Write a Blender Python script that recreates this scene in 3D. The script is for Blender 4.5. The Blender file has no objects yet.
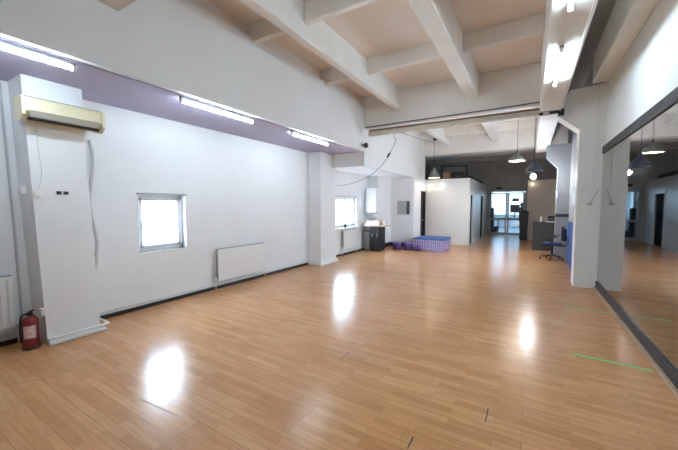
import bpy, bmesh, math, random
from mathutils import Vector, Matrix
random.seed(7)
S = bpy.context.scene
COL = S.collection
PI = math.pi

# ------------------------------------------------------------------ materials
def mat(name, col, rough=.6, metal=0., spec=.5, noise=0., nscale=6., bump=0., bscale=60., coat=0., emit=None, estr=0., col2=None):
    m = bpy.data.materials.new(name); m.use_nodes = True
    nt = m.node_tree; b = nt.nodes['Principled BSDF']
    b.inputs['Roughness'].default_value = rough; b.inputs['Metallic'].default_value = metal
    b.inputs['Specular IOR Level'].default_value = spec
    b.inputs['Coat Weight'].default_value = coat; b.inputs['Coat Roughness'].default_value = .12
    b.inputs['Base Color'].default_value = (*col, 1)
    tc = nt.nodes.new('ShaderNodeNewGeometry')
    if noise > 0 or col2:
        n = nt.nodes.new('ShaderNodeTexNoise'); n.inputs['Scale'].default_value = nscale
        n.inputs['Detail'].default_value = 5; n.inputs['Roughness'].default_value = .6
        nt.links.new(tc.outputs['Position'], n.inputs['Vector'])
        r = nt.nodes.new('ShaderNodeValToRGB')
        r.color_ramp.elements[0].position = .32; r.color_ramp.elements[1].position = .68
        c2 = col2 or tuple(c * (1 - noise) for c in col)
        r.color_ramp.elements[0].color = (*c2, 1); r.color_ramp.elements[1].color = (*col, 1)
        nt.links.new(n.outputs['Fac'], r.inputs['Fac']); nt.links.new(r.outputs['Color'], b.inputs['Base Color'])
    if bump > 0:
        n2 = nt.nodes.new('ShaderNodeTexNoise'); n2.inputs['Scale'].default_value = bscale; n2.inputs['Detail'].default_value = 4
        nt.links.new(tc.outputs['Position'], n2.inputs['Vector'])
        bp = nt.nodes.new('ShaderNodeBump'); bp.inputs['Strength'].default_value = bump; bp.inputs['Distance'].default_value = .01
        nt.links.new(n2.outputs['Fac'], bp.inputs['Height']); nt.links.new(bp.outputs['Normal'], b.inputs['Normal'])
    if emit:
        b.inputs['Emission Color'].default_value = (*emit, 1); b.inputs['Emission Strength'].default_value = estr
    return m

def floor_mat():
    m = bpy.data.materials.new('laminate'); m.use_nodes = True
    nt = m.node_tree; L = nt.links; b = nt.nodes['Principled BSDF']
    g = nt.nodes.new('ShaderNodeNewGeometry')
    br = nt.nodes.new('ShaderNodeTexBrick'); L.new(g.outputs['Position'], br.inputs['Vector'])
    br.offset = .37; br.offset_frequency = 2; br.squash = 1
    br.inputs['Color1'].default_value = (*FL1, 1); br.inputs['Color2'].default_value = (*FL2, 1)
    br.inputs['Mortar'].default_value = (.36, .19, .09, 1); br.inputs['Mortar Size'].default_value = .0013
    br.inputs['Mortar Smooth'].default_value = .3
    br.inputs['Scale'].default_value = 1; br.inputs['Brick Width'].default_value = .47; br.inputs['Row Height'].default_value = .066
    mp = nt.nodes.new('ShaderNodeMapping'); mp.inputs['Scale'].default_value = (3, 40, 1); L.new(g.outputs['Position'], mp.inputs['Vector'])
    n = nt.nodes.new('ShaderNodeTexNoise'); n.inputs['Scale'].default_value = 1.2; n.inputs['Detail'].default_value = 6
    L.new(mp.outputs['Vector'], n.inputs['Vector'])
    r = nt.nodes.new('ShaderNodeValToRGB'); r.color_ramp.elements[0].position = .3; r.color_ramp.elements[1].position = .7
    r.color_ramp.elements[0].color = (.84, .82, .8, 1); r.color_ramp.elements[1].color = (1.06, 1.05, 1.05, 1)
    L.new(n.outputs['Fac'], r.inputs['Fac'])
    mx = nt.nodes.new('ShaderNodeMix'); mx.data_type = 'RGBA'; mx.blend_type = 'MULTIPLY'; mx.inputs['Factor'].default_value = 1
    L.new(br.outputs['Color'], mx.inputs['A']); L.new(r.outputs['Color'], mx.inputs['B'])
    # long board joints: a board is three strips wide and 1.3 m long
    b2 = nt.nodes.new('ShaderNodeTexBrick'); L.new(g.outputs['Position'], b2.inputs['Vector'])
    b2.offset = .5; b2.inputs['Color1'].default_value = (1, 1, 1, 1); b2.inputs['Color2'].default_value = (.93, .93, .93, 1)
    b2.inputs['Mortar'].default_value = (.7, .66, .62, 1); b2.inputs['Mortar Size'].default_value = .0016
    b2.inputs['Scale'].default_value = 1; b2.inputs['Brick Width'].default_value = 1.41; b2.inputs['Row Height'].default_value = .198
    m2 = nt.nodes.new('ShaderNodeMix'); m2.data_type = 'RGBA'; m2.blend_type = 'MULTIPLY'; m2.inputs['Factor'].default_value = 1
    L.new(mx.outputs['Result'], m2.inputs['A']); L.new(b2.outputs['Color'], m2.inputs['B'])
    L.new(m2.outputs['Result'], b.inputs['Base Color'])
    n3 = nt.nodes.new('ShaderNodeTexNoise'); n3.inputs['Scale'].default_value = 2.2; n3.inputs['Detail'].default_value = 4
    L.new(g.outputs['Position'], n3.inputs['Vector'])
    mr = nt.nodes.new('ShaderNodeMapRange'); mr.inputs['To Min'].default_value = .20; mr.inputs['To Max'].default_value = .24
    L.new(n3.outputs['Fac'], mr.inputs['Value']); L.new(mr.outputs['Result'], b.inputs['Roughness'])
    b.inputs['Specular IOR Level'].default_value = .36
    return m

def glass_mat(name, tint=(.96, .98, 1), refl=.06):
    m = bpy.data.materials.new(name); m.use_nodes = True
    nt = m.node_tree; nt.nodes.clear()
    o = nt.nodes.new('ShaderNodeOutputMaterial'); t = nt.nodes.new('ShaderNodeBsdfTransparent'); gl = nt.nodes.new('ShaderNodeBsdfGlossy')
    t.inputs['Color'].default_value = (*tint, 1); gl.inputs['Roughness'].default_value = .02
    mx = nt.nodes.new('ShaderNodeMixShader'); mx.inputs['Fac'].default_value = refl
    nt.links.new(t.outputs[0], mx.inputs[1]); nt.links.new(gl.outputs[0], mx.inputs[2]); nt.links.new(mx.outputs[0], o.inputs['Surface'])
    return m

def dots_mat():
    m = bpy.data.materials.new('dotted_fabric'); m.use_nodes = True
    nt = m.node_tree; L = nt.links; b = nt.nodes['Principled BSDF']; b.inputs['Roughness'].default_value = .8
    g = nt.nodes.new('ShaderNodeNewGeometry')
    mp = nt.nodes.new('ShaderNodeMapping'); mp.inputs['Rotation'].default_value = (0, PI/4, 0); mp.inputs['Scale'].default_value = (22, 22, 22)
    L.new(g.outputs['Position'], mp.inputs['Vector'])
    ck = nt.nodes.new('ShaderNodeTexChecker'); ck.inputs['Scale'].default_value = 1.
    ck.inputs['Color1'].default_value = (.16, .09, .3, 1); ck.inputs['Color2'].default_value = (.55, .5, .68, 1)
    L.new(mp.outputs['Vector'], ck.inputs['Vector']); L.new(ck.outputs['Color'], b.inputs['Base Color'])
    return m

FL1, FL2 = (.55, .268, .106), (.695, .375, .172)
M = dict(
    wall=mat('wall_paint', (.85, .87, .88), .55, noise=.05, nscale=1.3, bump=.08, bscale=25, spec=.35),
    wallr=mat('wall_paint_side', (.87, .88, .87), .55, noise=.05, nscale=1.3, bump=.08, bscale=25, spec=.35),
    beam=mat('beam_paint', (.86, .85, .82), .7, noise=.07, nscale=2.5, bump=.1, bscale=18, spec=.25),
    panel=mat('ceiling_panel', (.84, .75, .675), .8, nscale=1.0, col2=(.85, .82, .79), bump=.1, bscale=12, spec=.2),
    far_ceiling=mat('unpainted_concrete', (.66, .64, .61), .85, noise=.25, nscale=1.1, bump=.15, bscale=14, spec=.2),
    hose=mat('pale_grey_plastic', (.56, .57, .57), .5, noise=.1, nscale=8),
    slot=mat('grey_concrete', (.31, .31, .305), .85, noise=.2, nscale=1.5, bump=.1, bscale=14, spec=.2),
    walld=mat('grey_wall', (.36, .385, .42), .6, noise=.08, nscale=1.5, spec=.3),  # even darker grey for the back bay's right wall and column
    lilac=mat('lilac_paint', (.45, .42, .58), .5, noise=.08, nscale=2, spec=.35),
    cube=mat('partition_paint', (.74, .75, .75), .35, noise=.06, nscale=1.5, spec=.5),
    peach=mat('beige_board', (.80, .70, .62), .5, noise=.08, nscale=2),
    black=mat('black_paint', (.018, .018, .02), .45, noise=.3, nscale=9),
    frame=mat('charcoal_frame', (.035, .038, .042), .5, noise=.2, nscale=9),
    dark=mat('dark_plastic', (.03, .03, .033), .4, noise=.2, nscale=12),
    void=mat('unlit_black_door', (.016, .016, .018), .9, noise=.2, nscale=4, spec=.1),
    white=mat('white_plastic', (.84, .85, .85), .35, noise=.03, nscale=5),
    enamel=mat('white_enamel', (.87, .875, .86), .3, noise=.04, nscale=5),
    cream=mat('aged_cream_plastic', (.76, .69, .46), .38, noise=.08, nscale=7),
    louvre=mat('grey_beige_plastic', (.42, .40, .33), .45, noise=.1, nscale=7),
    pvc=mat('window_pvc', (.88, .90, .92), .3, noise=.03, nscale=5),
    grey=mat('grey_metal', (.36, .37, .38), .4, metal=.6, noise=.15, nscale=8),
    alu=mat('door_aluminium', (.38, .39, .39), .4, metal=.3, noise=.1, nscale=8),
    steel=mat('steel', (.6, .6, .6), .3, metal=.9, noise=.1, nscale=10),
    pipe=mat('pipe_paint', (.74, .70, .62), .55, noise=.15, nscale=6),
    red=mat('extinguisher_red', (.20, .016, .02), .3, noise=.1, nscale=9),
    label=mat('paper_label', (.72, .68, .66), .6, nscale=55, col2=(.5, .28, .28)),
    trimwood=mat('pale_wood', (.52, .38, .25), .5, noise=.25, nscale=12),
    shelf=mat('pink_wood', (.62, .43, .34), .5, noise=.2, nscale=10),
    tape=mat('green_tape', (.12, .62, .16), .5, noise=.15, nscale=20),
    btape=mat('black_tape', (.03, .028, .026), .6, noise=.2, nscale=20),
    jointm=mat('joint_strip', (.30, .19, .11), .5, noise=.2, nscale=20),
    purple=mat('purple_fabric', (.12, .06, .24), .8, noise=.35, nscale=14),
    purple2=mat('pale_purple_fabric', (.30, .22, .46), .8, noise=.3, nscale=14),
    blue=mat('blue_mat', (.055, .14, .42), .65, noise=.2, nscale=9),
    blue2=mat('blue_fabric', (.026, .045, .17), .85, noise=.25, nscale=20),
    desk=mat('charcoal_board', (.05, .052, .057), .5, noise=.15, nscale=6),
    shade=mat('lamp_shade_green', (.20, .225, .20), .45, noise=.1, nscale=8),
    shade_in=mat('shade_inside', (.85, .80, .66), .5, noise=.04, nscale=8, emit=(1, .85, .6), estr=.25),
    shade_dark=mat('lamp_shade_dark', (.03, .035, .05), .4, noise=.1, nscale=8),
    tube=mat('lit_tube', (.9, .9, .9), .4, emit=(.70, .88, 1), estr=33),
    tube_left=mat('lit_tube_cool', (.9, .9, .9), .4, emit=(.74, .89, 1), estr=27),
    bulb_off=mat('unlit_bulb', (.5, .5, .48), .3, noise=.05, nscale=8),
    bulb=mat('lit_bulb', (.9, .9, .9), .4, emit=(.95, .97, 1), estr=110),
    bulb_warm=mat('lit_bulb_warm', (.9, .9, .9), .4, emit=(1, .86, .66), estr=7),
    bulb_lamp=mat('lit_bulb_lamp', (.9, .9, .9), .4, emit=(1, .90, .76), estr=80),
    bulb_low=mat('lit_bulb_low', (.9, .9, .9), .4, emit=(1, .90, .76), estr=34),
    bulb_pale=mat('lit_bulb_pale', (.9, .9, .9), .4, emit=(1, .96, .88), estr=7),
    mirror=mat('mirror_silver', (.46, .47, .47), .025, metal=1., noise=.04, nscale=3),
    mirror2=mat('small_mirror_silver', (.7, .71, .72), .04, metal=1., noise=.04, nscale=3),
    glass=glass_mat('window_glass'), glass2=glass_mat('door_glass', (.53, .58, .61), .06),
    facade=mat('facade_render', (.46, .455, .44), .8, noise=.1, nscale=.8),
    facade_win=mat('facade_glass', (.12, .19, .28), .2, noise=.1, nscale=2),
    tile=mat('pale_tile', (.55, .57, .58), .3, noise=.1, nscale=3),
    dots=dots_mat(), floor=floor_mat(),
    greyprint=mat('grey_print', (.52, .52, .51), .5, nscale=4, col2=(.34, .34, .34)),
    pattern=mat('pale_panel', (.9, .9, .9), .4, nscale=22, col2=(.78, .77, .74)),
)

# ------------------------------------------------------------------ helpers
def wloc(o):
    v = Vector((0, 0, 0))
    while o is not None:
        v += o.location; o = o.parent
    return v

class MB:
    """collects shapes (world coordinates); build() links them as one mesh object"""
    def __init__(s): s.bm = bmesh.new()
    def add(s, verts, faces, smooth=False):
        vs = [s.bm.verts.new(v) for v in verts]
        for f in faces:
            try:
                fc = s.bm.faces.new([vs[i] for i in f]); fc.smooth = smooth
            except ValueError: pass
        return s
    def box(s, x0, x1, y0, y1, z0, z1, bev=0., seg=2):
        t = bmesh.new()
        bmesh.ops.create_cube(t, size=1)
        for v in t.verts:
            v.co = Vector(((x0+x1)/2 + v.co.x*(x1-x0), (y0+y1)/2 + v.co.y*(y1-y0), (z0+z1)/2 + v.co.z*(z1-z0)))
        if bev > 0: bmesh.ops.bevel(t, geom=t.edges[:], offset=bev, segments=seg, affect='EDGES', profile=.5)
        return s._merge(t, smooth=False)
    def _merge(s, t, smooth=None, M4=None):
        if M4 is not None: bmesh.ops.transform(t, matrix=M4, verts=t.verts)
        mp = {v: s.bm.verts.new(v.co) for v in t.verts}
        for f in t.faces:
            try:
                n = s.bm.faces.new([mp[v] for v in f.verts]); n.smooth = f.smooth if smooth is None else smooth
            except ValueError: pass
        t.free(); return s
    def prism(s, poly, axis, a, b):
        """poly in the two other axes (x,y,z order), extruded along axis from a to b"""
        def P(p, w):
            return (w, p[0], p[1]) if axis == 0 else (p[0], w, p[1]) if axis == 1 else (p[0], p[1], w)
        n = len(poly); vs = [P(p, a) for p in poly] + [P(p, b) for p in poly]
        fs = [list(range(n))[::-1], list(range(n, 2*n))] + [[i, (i+1) % n, n+(i+1) % n, n+i] for i in range(n)]
        s.add(vs, fs); return s
    def tube(s, pts, r, n=10, caps=True):
        pts = [Vector(p) for p in pts]; rs = r if isinstance(r, (list, tuple)) else [r]*len(pts)
        t0 = (pts[1]-pts[0]).normalized(); up = Vector((0, 0, 1)) if abs(t0.z) < .9 else Vector((1, 0, 0))
        u = t0.cross(up).normalized(); vs, fs = [], []
        for i, p in enumerate(pts):
            t = (pts[min(i+1, len(pts)-1)] - pts[max(i-1, 0)]).normalized()
            u = (u - t*u.dot(t)).normalized(); w = t.cross(u)
            for k in range(n):
                a = 2*PI*k/n; vs.append(p + (u*math.cos(a) + w*math.sin(a))*rs[i])
        for i in range(len(pts)-1):
            for k in range(n): fs.append([i*n+k, i*n+(k+1) % n, (i+1)*n+(k+1) % n, (i+1)*n+k])
        if caps: fs += [list(range(n))[::-1], list(range((len(pts)-1)*n, len(pts)*n))]
        return s.add(vs, fs, True)
    def lathe(s, c, prof, n=24, axis='z', open_ends=False):
        vs, fs = [], []
        for (r, z) in prof:
            for k in range(n):
                a = 2*PI*k/n; p = (r*math.cos(a), r*math.sin(a), z)
                if axis == 'y': p = (p[0], p[2], p[1])
                if axis == 'x': p = (p[2], p[0], p[1])
                vs.append((c[0]+p[0], c[1]+p[1], c[2]+p[2]))
        for i in range(len(prof)-1):
            for k in range(n): fs.append([i*n+k, i*n+(k+1) % n, (i+1)*n+(k+1) % n, (i+1)*n+k])
        if not open_ends: fs += [list(range(n))[::-1], list(range((len(prof)-1)*n, len(prof)*n))]
        return s.add(vs, fs, True)
    def ball(s, c, r, sz=1.):
        t = bmesh.new(); bmesh.ops.create_uvsphere(t, u_segments=16, v_segments=10, radius=r)
        for v in t.verts: v.co = Vector((v.co.x, v.co.y, v.co.z*sz)) + Vector(c)
        return s._merge(t, True)
    def build(s, name, m, parent=None, origin=None):
        bmesh.ops.recalc_face_normals(s.bm, faces=s.bm.faces[:])
        if parent is not None: off = wloc(parent)
        elif origin is not None: off = Vector(origin)
        else:
            xs = [v.co for v in s.bm.verts]
            off = Vector(((min(v.x for v in xs)+max(v.x for v in xs))/2, (min(v.y for v in xs)+max(v.y for v in xs))/2, min(v.z for v in xs)))
        bmesh.ops.translate(s.bm, verts=s.bm.verts, vec=-off)
        me = bpy.data.meshes.new(name); s.bm.to_mesh(me); s.bm.free()
        me.materials.append(M[m] if isinstance(m, str) else m)
        o = bpy.data.objects.new(name, me); COL.objects.link(o)
        if parent is not None: o.parent = parent
        else: o.location = off
        return o

def tag(o, label, cat=None, group=None, kind=None):
    o['label'] = label
    if cat: o['category'] = cat
    if group: o['group'] = group
    if kind: o['kind'] = kind
    return o
def thing(name, label, cat, loc, group=None, kind=None):
    o = bpy.data.objects.new(name, None); COL.objects.link(o); o.location = loc; o.empty_display_size = .1
    return tag(o, label, cat, group, kind)
def struct(o, label=None, cat=None, group=None):
    o['kind'] = 'structure'
    if label: o['label'] = label
    if cat: o['category'] = cat
    if group: o['group'] = group
    return o
def kids(o): return [c for c in bpy.data.objects if c.parent == o]
def dup(o, loc=None, parent=None, label=None):
    c = o.copy(); COL.objects.link(c)
    if loc is not None: c.location = loc
    if parent is not None: c.parent = parent
    if label: c['label'] = label
    for ch in kids(o): dup(ch, None, c)
    return c
def B(*a, **k): return MB().box(*a, **k)

# ------------------------------------------------------------------ key planes (metres; camera at x=0, y=0, z=1.6)
XL, XB, XR, XR2 = -5.08, -3.75, 1.16, 1.0       # left wall, bulkhead / upper left wall, right wall, right wall of the back bay
ZS, ZC = 3.0, 4.4                                # soffit, ceiling
YC = 7.5                                         # first cross beam
YF = 18.7                                        # far wall

# ------------------------------------------------------------------ floor
struct(B(-6, 2, -6.4, YF+.1, -.12, 0).build('floor', 'floor'), 'glossy orange brown laminate plank floor of the hall', 'floor')
struct(B(-6, 2.5, YF+.1, 25, -.12, 0).build('floor_back_room', 'tile'), 'pale tiled floor beyond the glass doors', 'floor')

# ------------------------------------------------------------------ walls
W1 = (2.53, 3.30, .87, 1.765)      # y0, y1, z0, z1
W2 = (8.20, 9.60, .88, 1.86)
def wall_x(name, x0, x1, y0, y1, z0, z1, holes, m):
    b = MB(); ys = y0
    for (a, c, d, e) in sorted(holes):
        b.box(x0, x1, ys, a, z0, z1); b.box(x0, x1, a, c, z0, d); b.box(x0, x1, a, c, e, z1); ys = c
    b.box(x0, x1, ys, y1, z0, z1)
    return b.build(name, m)
struct(wall_x('wall_left', XL-.35, XL, -6.4, 11.65, 0, ZC, [W1, W2], 'wall'), 'long white left wall with two small windows', 'wall')
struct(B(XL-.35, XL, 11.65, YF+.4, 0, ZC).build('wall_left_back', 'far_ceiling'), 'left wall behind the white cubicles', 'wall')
struct(B(XL, 1.5, -6.4, -6.1, 0, ZC).build('wall_rear', 'wall'), 'white rear wall behind the viewer', 'wall')
struct(B(XR, XR+.3, -6.4, 7.98, 0, ZC).build('wall_right', 'wallr'), 'white right wall above and behind the big mirror', 'wall')
W3 = (9.95, 10.75, 1.6, 2.1)
W_ADDED = (8.35, 9.6, 1.3, 2.35)  # added opening, out of view, lets daylight into the back bay
struct(wall_x('wall_right_back', XR2, XR2+.3, 7.98, YF+.4, 0, ZC, [W3, W_ADDED], 'walld'), 'right wall of the back bay behind the reception desk', 'wall')

# bulkhead along the left wall, with lilac underside
struct(B(XL, XB, -6.1, YC, ZS, 4.17).build('wall_bulkhead', 'wall'), 'deep white bulkhead boxed out above the left wall', 'bulkhead')
struct(B(XL+.001, XB-.07, -6.1, YC-.06, ZS-.014, ZS).build('ceiling_soffit', 'lilac'), 'lilac underside of the bulkhead along the left wall', 'soffit')
# header and mezzanine above the alcove
struct(B(XL, XB, YC, 7.95, 2.63, ZC).build('wall_header', 'wall'), 'white header wall over the entrance of the window alcove', 'wall')
struct(B(XL, XB, 7.95, 11.65, 2.63, 2.85).build('ceiling_alcove', 'wall'), 'low white ceiling of the window alcove', 'ceiling')
struct(B(XB-.2, XB, 7.95, 13.1, 2.85, ZC).build('wall_mezzanine', 'wallr'), 'white upper wall over the window alcove', 'wall')
struct(B(XL, XB, 11.65, 13.1, 0, 2.85).build('wall_alcove', 'wall'), 'white wall block at the back of the window alcove', 'wall')
struct(B(XL, -4.66, 10.42, 11.65, 0, 2.63).build('wall_alcove_boxing', 'wall'), 'boxed out wall behind the boiler and sink', 'wall')

# cubicles: front, side, roof
CY, CX, CZ = 13.1, -2.02, 2.64
struct(B(XB, CX, CY, CY+.1, 0, CZ).build('wall_cubicle_front', 'cube'), 'white front of the cubicle beside the narrow black door', 'wall')
D1, D2 = (13.30, 14.1, 0, 2.05), (16.3, 17.5, 0, 2.08)
struct(wall_x('wall_cubicle_side', CX-.1, CX, CY+.1, YF, 0, CZ, [D1, D2], 'cube'), 'white cubicle side with two dark doors', 'wall')
struct(B(XL, CX-.1, CY+.1, YF, CZ-.12, CZ-.02).build('ceiling_cubicle', 'dark'), 'dark roof of the white cubicles', 'roof')
# far wall with glass doors
GX0, GX1, GZ = -1.95, -.15, 2.34
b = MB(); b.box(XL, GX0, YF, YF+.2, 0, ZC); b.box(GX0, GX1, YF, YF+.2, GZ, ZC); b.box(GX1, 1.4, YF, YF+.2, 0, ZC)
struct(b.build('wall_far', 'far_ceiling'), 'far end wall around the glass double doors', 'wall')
struct(B(-.11, XR2, 17.0, 17.1, 0, 2.74).build('wall_partition', 'peach'), 'beige partition behind the reception desk', 'partition')
# back room beyond the doors
b = MB(); b.box(-4, -3.9, YF+.2, 24.6, 0, 3); b.box(2.2, 2.3, YF+.2, 24.6, 0, 3)
b.box(-4, 2.3, 24.5, 24.7, 0, .9); b.box(-4, 2.3, 24.5, 24.7, 2.75, 3); b.box(-4, -2.35, 24.5, 24.7, .9, 2.75); b.box(1.6, 2.3, 24.5, 24.7, .9, 2.75)
struct(b.build('wall_back_room', 'wall'), 'white walls of the bright room beyond the glass doors', 'wall')
struct(B(-4, 2.3, YF+.2, 24.7, 3, 3.1).build('ceiling_back_room', 'wall'), 'white ceiling beyond the glass doors', 'ceiling')

# ------------------------------------------------------------------ ceiling
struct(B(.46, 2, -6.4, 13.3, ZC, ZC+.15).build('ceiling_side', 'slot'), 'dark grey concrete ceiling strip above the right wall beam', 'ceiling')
struct(B(-6, .46, -6.4, 13.3, ZC, ZC+.15).build('ceiling', 'panel'), 'beige ceiling panels between the white beams', 'ceiling')
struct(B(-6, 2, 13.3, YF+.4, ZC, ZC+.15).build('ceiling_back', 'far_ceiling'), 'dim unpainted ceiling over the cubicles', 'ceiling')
def beam(name, label, x0, x1, y0, y1, z0, z1=ZC, bev=.015, m='beam', group=None):
    return struct(B(x0, x1, y0, y1, z0, z1, bev=bev, seg=1).build(name, m), label, 'beam', group)
beam('ceiling_beam', 'cross beam above the cubicles entrance, further from the viewer', XB, XR2, 13.0, 13.5, 3.6)
beam('ceiling_beam', 'white cross beam spanning the hall above the painted pipe', XB, .12, YC, 8.1, 3.56)
beam('ceiling_beam', 'white cross beam at upper left corner of the photo', XB, XR, 1.05, 1.77, 3.62)
for (x0, x1, nm) in ((-2.92, -2.77, 'narrow lengthwise ceiling beam nearer the left bulkhead'), (-1.27, -1.03, 'broad lengthwise ceiling beam in the middle of the ceiling')):
    for (y0, y1, w) in ((-6.1, 1.05, 'behind the viewer'), (1.77, YC, 'of the front bay'), (8.1, 13.0, 'of the back bay')):
        beam('ceiling_beam', nm + ' ' + w, x0, x1, y0, y1, 3.92)
beam('ceiling_beam', 'wide right hand beam carrying two fluorescent tubes', .10, .46, -6.1, 13.0, 3.40, m='beam')
beam('ceiling_beam', 'white beam along the top of the right wall', .92, XR, -6.1, YC+.12, 3.85, m='beam')
jn = {0: 'in the narrow left ceiling strip', 1: 'between the two lengthwise beams', 2: 'between the broad beam and the tube beam', 3: 'above the right wall beam'}
for i, (x0, x1) in enumerate(((XB-.4, -2.92), (-2.77, -1.27), (-1.03, .10), (.46, .92))):
    for (y, w) in ((3.70, 'nearer the viewer'), (5.68, 'nearer the cross beam'), (10.15, 'in the back bay'), (12.25, 'in the back bay, further in')):
        if i == 3: continue
        beam('ceiling_joist', f'short white cross joist {jn[i]}, {w}', x0, x1, y-.05, y+.05, 4.12)
# slab over bulkhead strip
struct(B(XL, XB-.12, -6.1, YC, 4.17, ZC).build('ceiling_ledge', 'panel'), 'recessed beige strip above the bulkhead', 'ceiling')
for (y0, w) in ((15.2, 'far dark'), (17.2, 'furthest dark')):
    beam('ceiling_beam', f'{w} cross beam over the corridor', XL, XR2, y0, y0+.25, 3.75, m='far_ceiling')

# ------------------------------------------------------------------ columns
def column(label, x0, x1, y0, y1, hx, zh0, zh1, m='wallr'):
    b = MB()
    b.prism([(x0, 0), (x1, 0), (x1, ZC-.01), (hx, ZC-.01) if zh1 > 4.3 else (hx+.0, zh1), (hx, zh0+.62*(zh1-zh0)) , (x0, zh0)], 1, y0, y1)
    return struct(b.build('column', m), label, 'column')
b = MB()
b.prism([(.775, 0), (XR+.1, 0), (XR+.1, 3.85), (.60, 3.80), (.49, 3.60), (.435, 3.32), (.765, 3.03)], 1, 7.62, 8.02)
struct(b.build('column', 'wallr'), 'white bracketed column at the end of the mirror', 'column')
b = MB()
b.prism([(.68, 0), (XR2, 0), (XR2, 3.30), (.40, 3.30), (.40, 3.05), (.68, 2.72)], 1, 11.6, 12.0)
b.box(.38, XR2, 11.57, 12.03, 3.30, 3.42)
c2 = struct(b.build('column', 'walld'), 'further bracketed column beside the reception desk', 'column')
band = tag(B(.672, XR2, 11.59, 12.01, 1.24, 1.33).build('band', 'frame', c2), 'dark grey band')
# left pilasters
p1 = struct(MB().prism([(1.295, 0), (1.81, 0), (1.735, ZS-.014), (1.20, ZS-.014)], 0, XL, -4.66).build('column', 'wall'), 'white left pilaster under the air conditioner', 'column')
b = MB(); b.box(XL, -4.60, 1.295, 1.86, 0, .035, .008); b.box(XL, -4.615, 1.295, 1.845, .035, .06, .008)
b.build('plinth', 'enamel', p1)
p2 = struct(B(XL, -4.70, 6.86, 7.62, 0, 2.999).build('column', 'wall'), 'white left pilaster beside the alcove window', 'column')
b = MB(); b.box(XL, -4.63, 6.78, 7.68, 0, .05, .01); b.box(XL, -4.66, 6.81, 7.65, .05, .10, .01)
b.build('plinth', 'enamel', p2)

# ------------------------------------------------------------------ skirtings
for (y0, y1, w) in ((-6.1, 1.18, 'left of the near pilaster'), (1.86, 6.78, 'between the two left pilasters'), (7.68, 10.4, 'under the alcove window')):
    struct(B(XL, XL+.02, y0, y1, 0, .055).build('baseboard_left', 'black'), f'black skirting strip {w}', 'baseboard')
struct(B(-4.66, XB, 11.63, 11.65, 0, .16).build('baseboard_alcove', 'black'), 'black skirting at the back of the alcove', 'baseboard')
struct(B(-4.66, -4.64, 10.42, 11.63, 0, .16).build('baseboard_alcove_side', 'black'), 'black skirting on the boxed out wall', 'baseboard')
struct(B(-3.72, CX+.01, CY-.015, CY, 0, .07).build('baseboard_cubicle', 'pipe'), 'pale skirting of the white cubicle front', 'baseboard')
struct(B(1.085, XR, -6.1, 7.62, 0, .045, .006).build('trim_1', 'trimwood'), 'pale wood strip on the floor under the mirror', 'trim')
# heating pipe runs
def pipe(name, pts, r, m, label, cat, n=10): return tag(MB().tube(pts, r, n).build(name, m), label, cat)
pipe('heating_pipe', [(XL+.04, 1.88, .105), (XL+.04, 6.77, .105)], .013, 'enamel', 'white heating pipe along the left wall between pilasters', 'pipe')
pipe('heating_pipe', [(-4.60, 1.275, .09), (-4.575, 1.29, .09), (-4.575, 1.84, .09), (-4.585, 1.875, .09), (XL+.035, 1.875, .10)], .014, 'enamel', 'white heating pipe bent around the near pilaster', 'pipe')
pipe('heating_pipe', [(XL+.04, -.5, .12), (XL+.04, 1.17, .12)], .013, 'enamel', 'white heating pipe under the ribbed radiator', 'pipe')
pipe('heating_pipe', [(XL+.04, 7.7, .12), (XL+.04, 10.3, .12)], .012, 'enamel', 'white heating pipe under the alcove radiator', 'pipe')

# ------------------------------------------------------------------ windows in x walls
def window_x(n, label, x, Y0, Y1, Z0, Z1, sashes, side=1, sill=True, dark_top=False):
    """x = outer plane of the frame towards the room; side +1: room lies towards +x"""
    w = thing(f'window_{n}', label, 'window', (x, (Y0+Y1)/2, Z0), kind='structure')
    t = .055; X0, X1 = (x-.06*side, x) if side > 0 else (x, x+.06)
    b = MB()
    b.box(X0, X1, Y0, Y1, Z0, Z0+t, .006); b.box(X0, X1, Y0, Y1, Z1-t, Z1, .006)
    b.box(X0, X1, Y0, Y0+t, Z0, Z1, .006); b.box(X0, X1, Y1-t, Y1, Z0, Z1, .006)
    b.build('frame', 'pvc', w)
    for i in range(sashes):
        a = Y0+t + (Y1-Y0-2*t)*i/sashes; c = Y0+t + (Y1-Y0-2*t)*(i+1)/sashes
        s = MB(); f = .045; xa, xb = (x-.03, x+.014) if side > 0 else (x-.014, x+.03)
        s.box(xa, xb, a, c, Z0+t, Z0+t+f, .005); s.box(xa, xb, a, c, Z1-t-f, Z1-t, .005)
        s.box(xa, xb, a, a+f, Z0+t, Z1-t, .005); s.box(xa, xb, c-f, c, Z0+t, Z1-t, .005)
        so = s.build('sash', 'pvc', w)
        B((xa+xb)/2-.006, (xa+xb)/2+.006, a+f-.004, c-f+.004, Z0+t+f-.004, Z1-t-f+.004).build('pane', 'glass', so)
        h = MB(); zc = (Z0+Z1)/2; hy = a+f/2
        hx = xb if side > 0 else xa
        h.box(hx-.004, hx+.012, hy-.012, hy+.012, zc-.03, zc+.03, .003); h.box(hx+.008*side-.006, hx+.03*side+.006 if side > 0 else hx, hy-.009, hy+.009, zc-.1, zc+.01, .004)
        h.build('handle', 'white', so)
    return w
w1 = window_x(1, 'small white single sash window in the left wall', XL-.10, *W1, 1)
B(XL-.1, XL+.012, W1[0]-.02, W1[1]+.02, W1[2]-.02, W1[2], .004).build('sill', 'white', w1)
tag(B(XL-.06, XL+.012, W1[0]-.02, W1[1]+.02, W1[3]-.004, W1[3]+.022, .004).build('top_strip', 'grey', w1), 'grey top strip')  # narrow grey strip across the window head
w2 = window_x(2, 'white two sash window in the alcove', XL-.10, *W2, 2)
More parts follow.
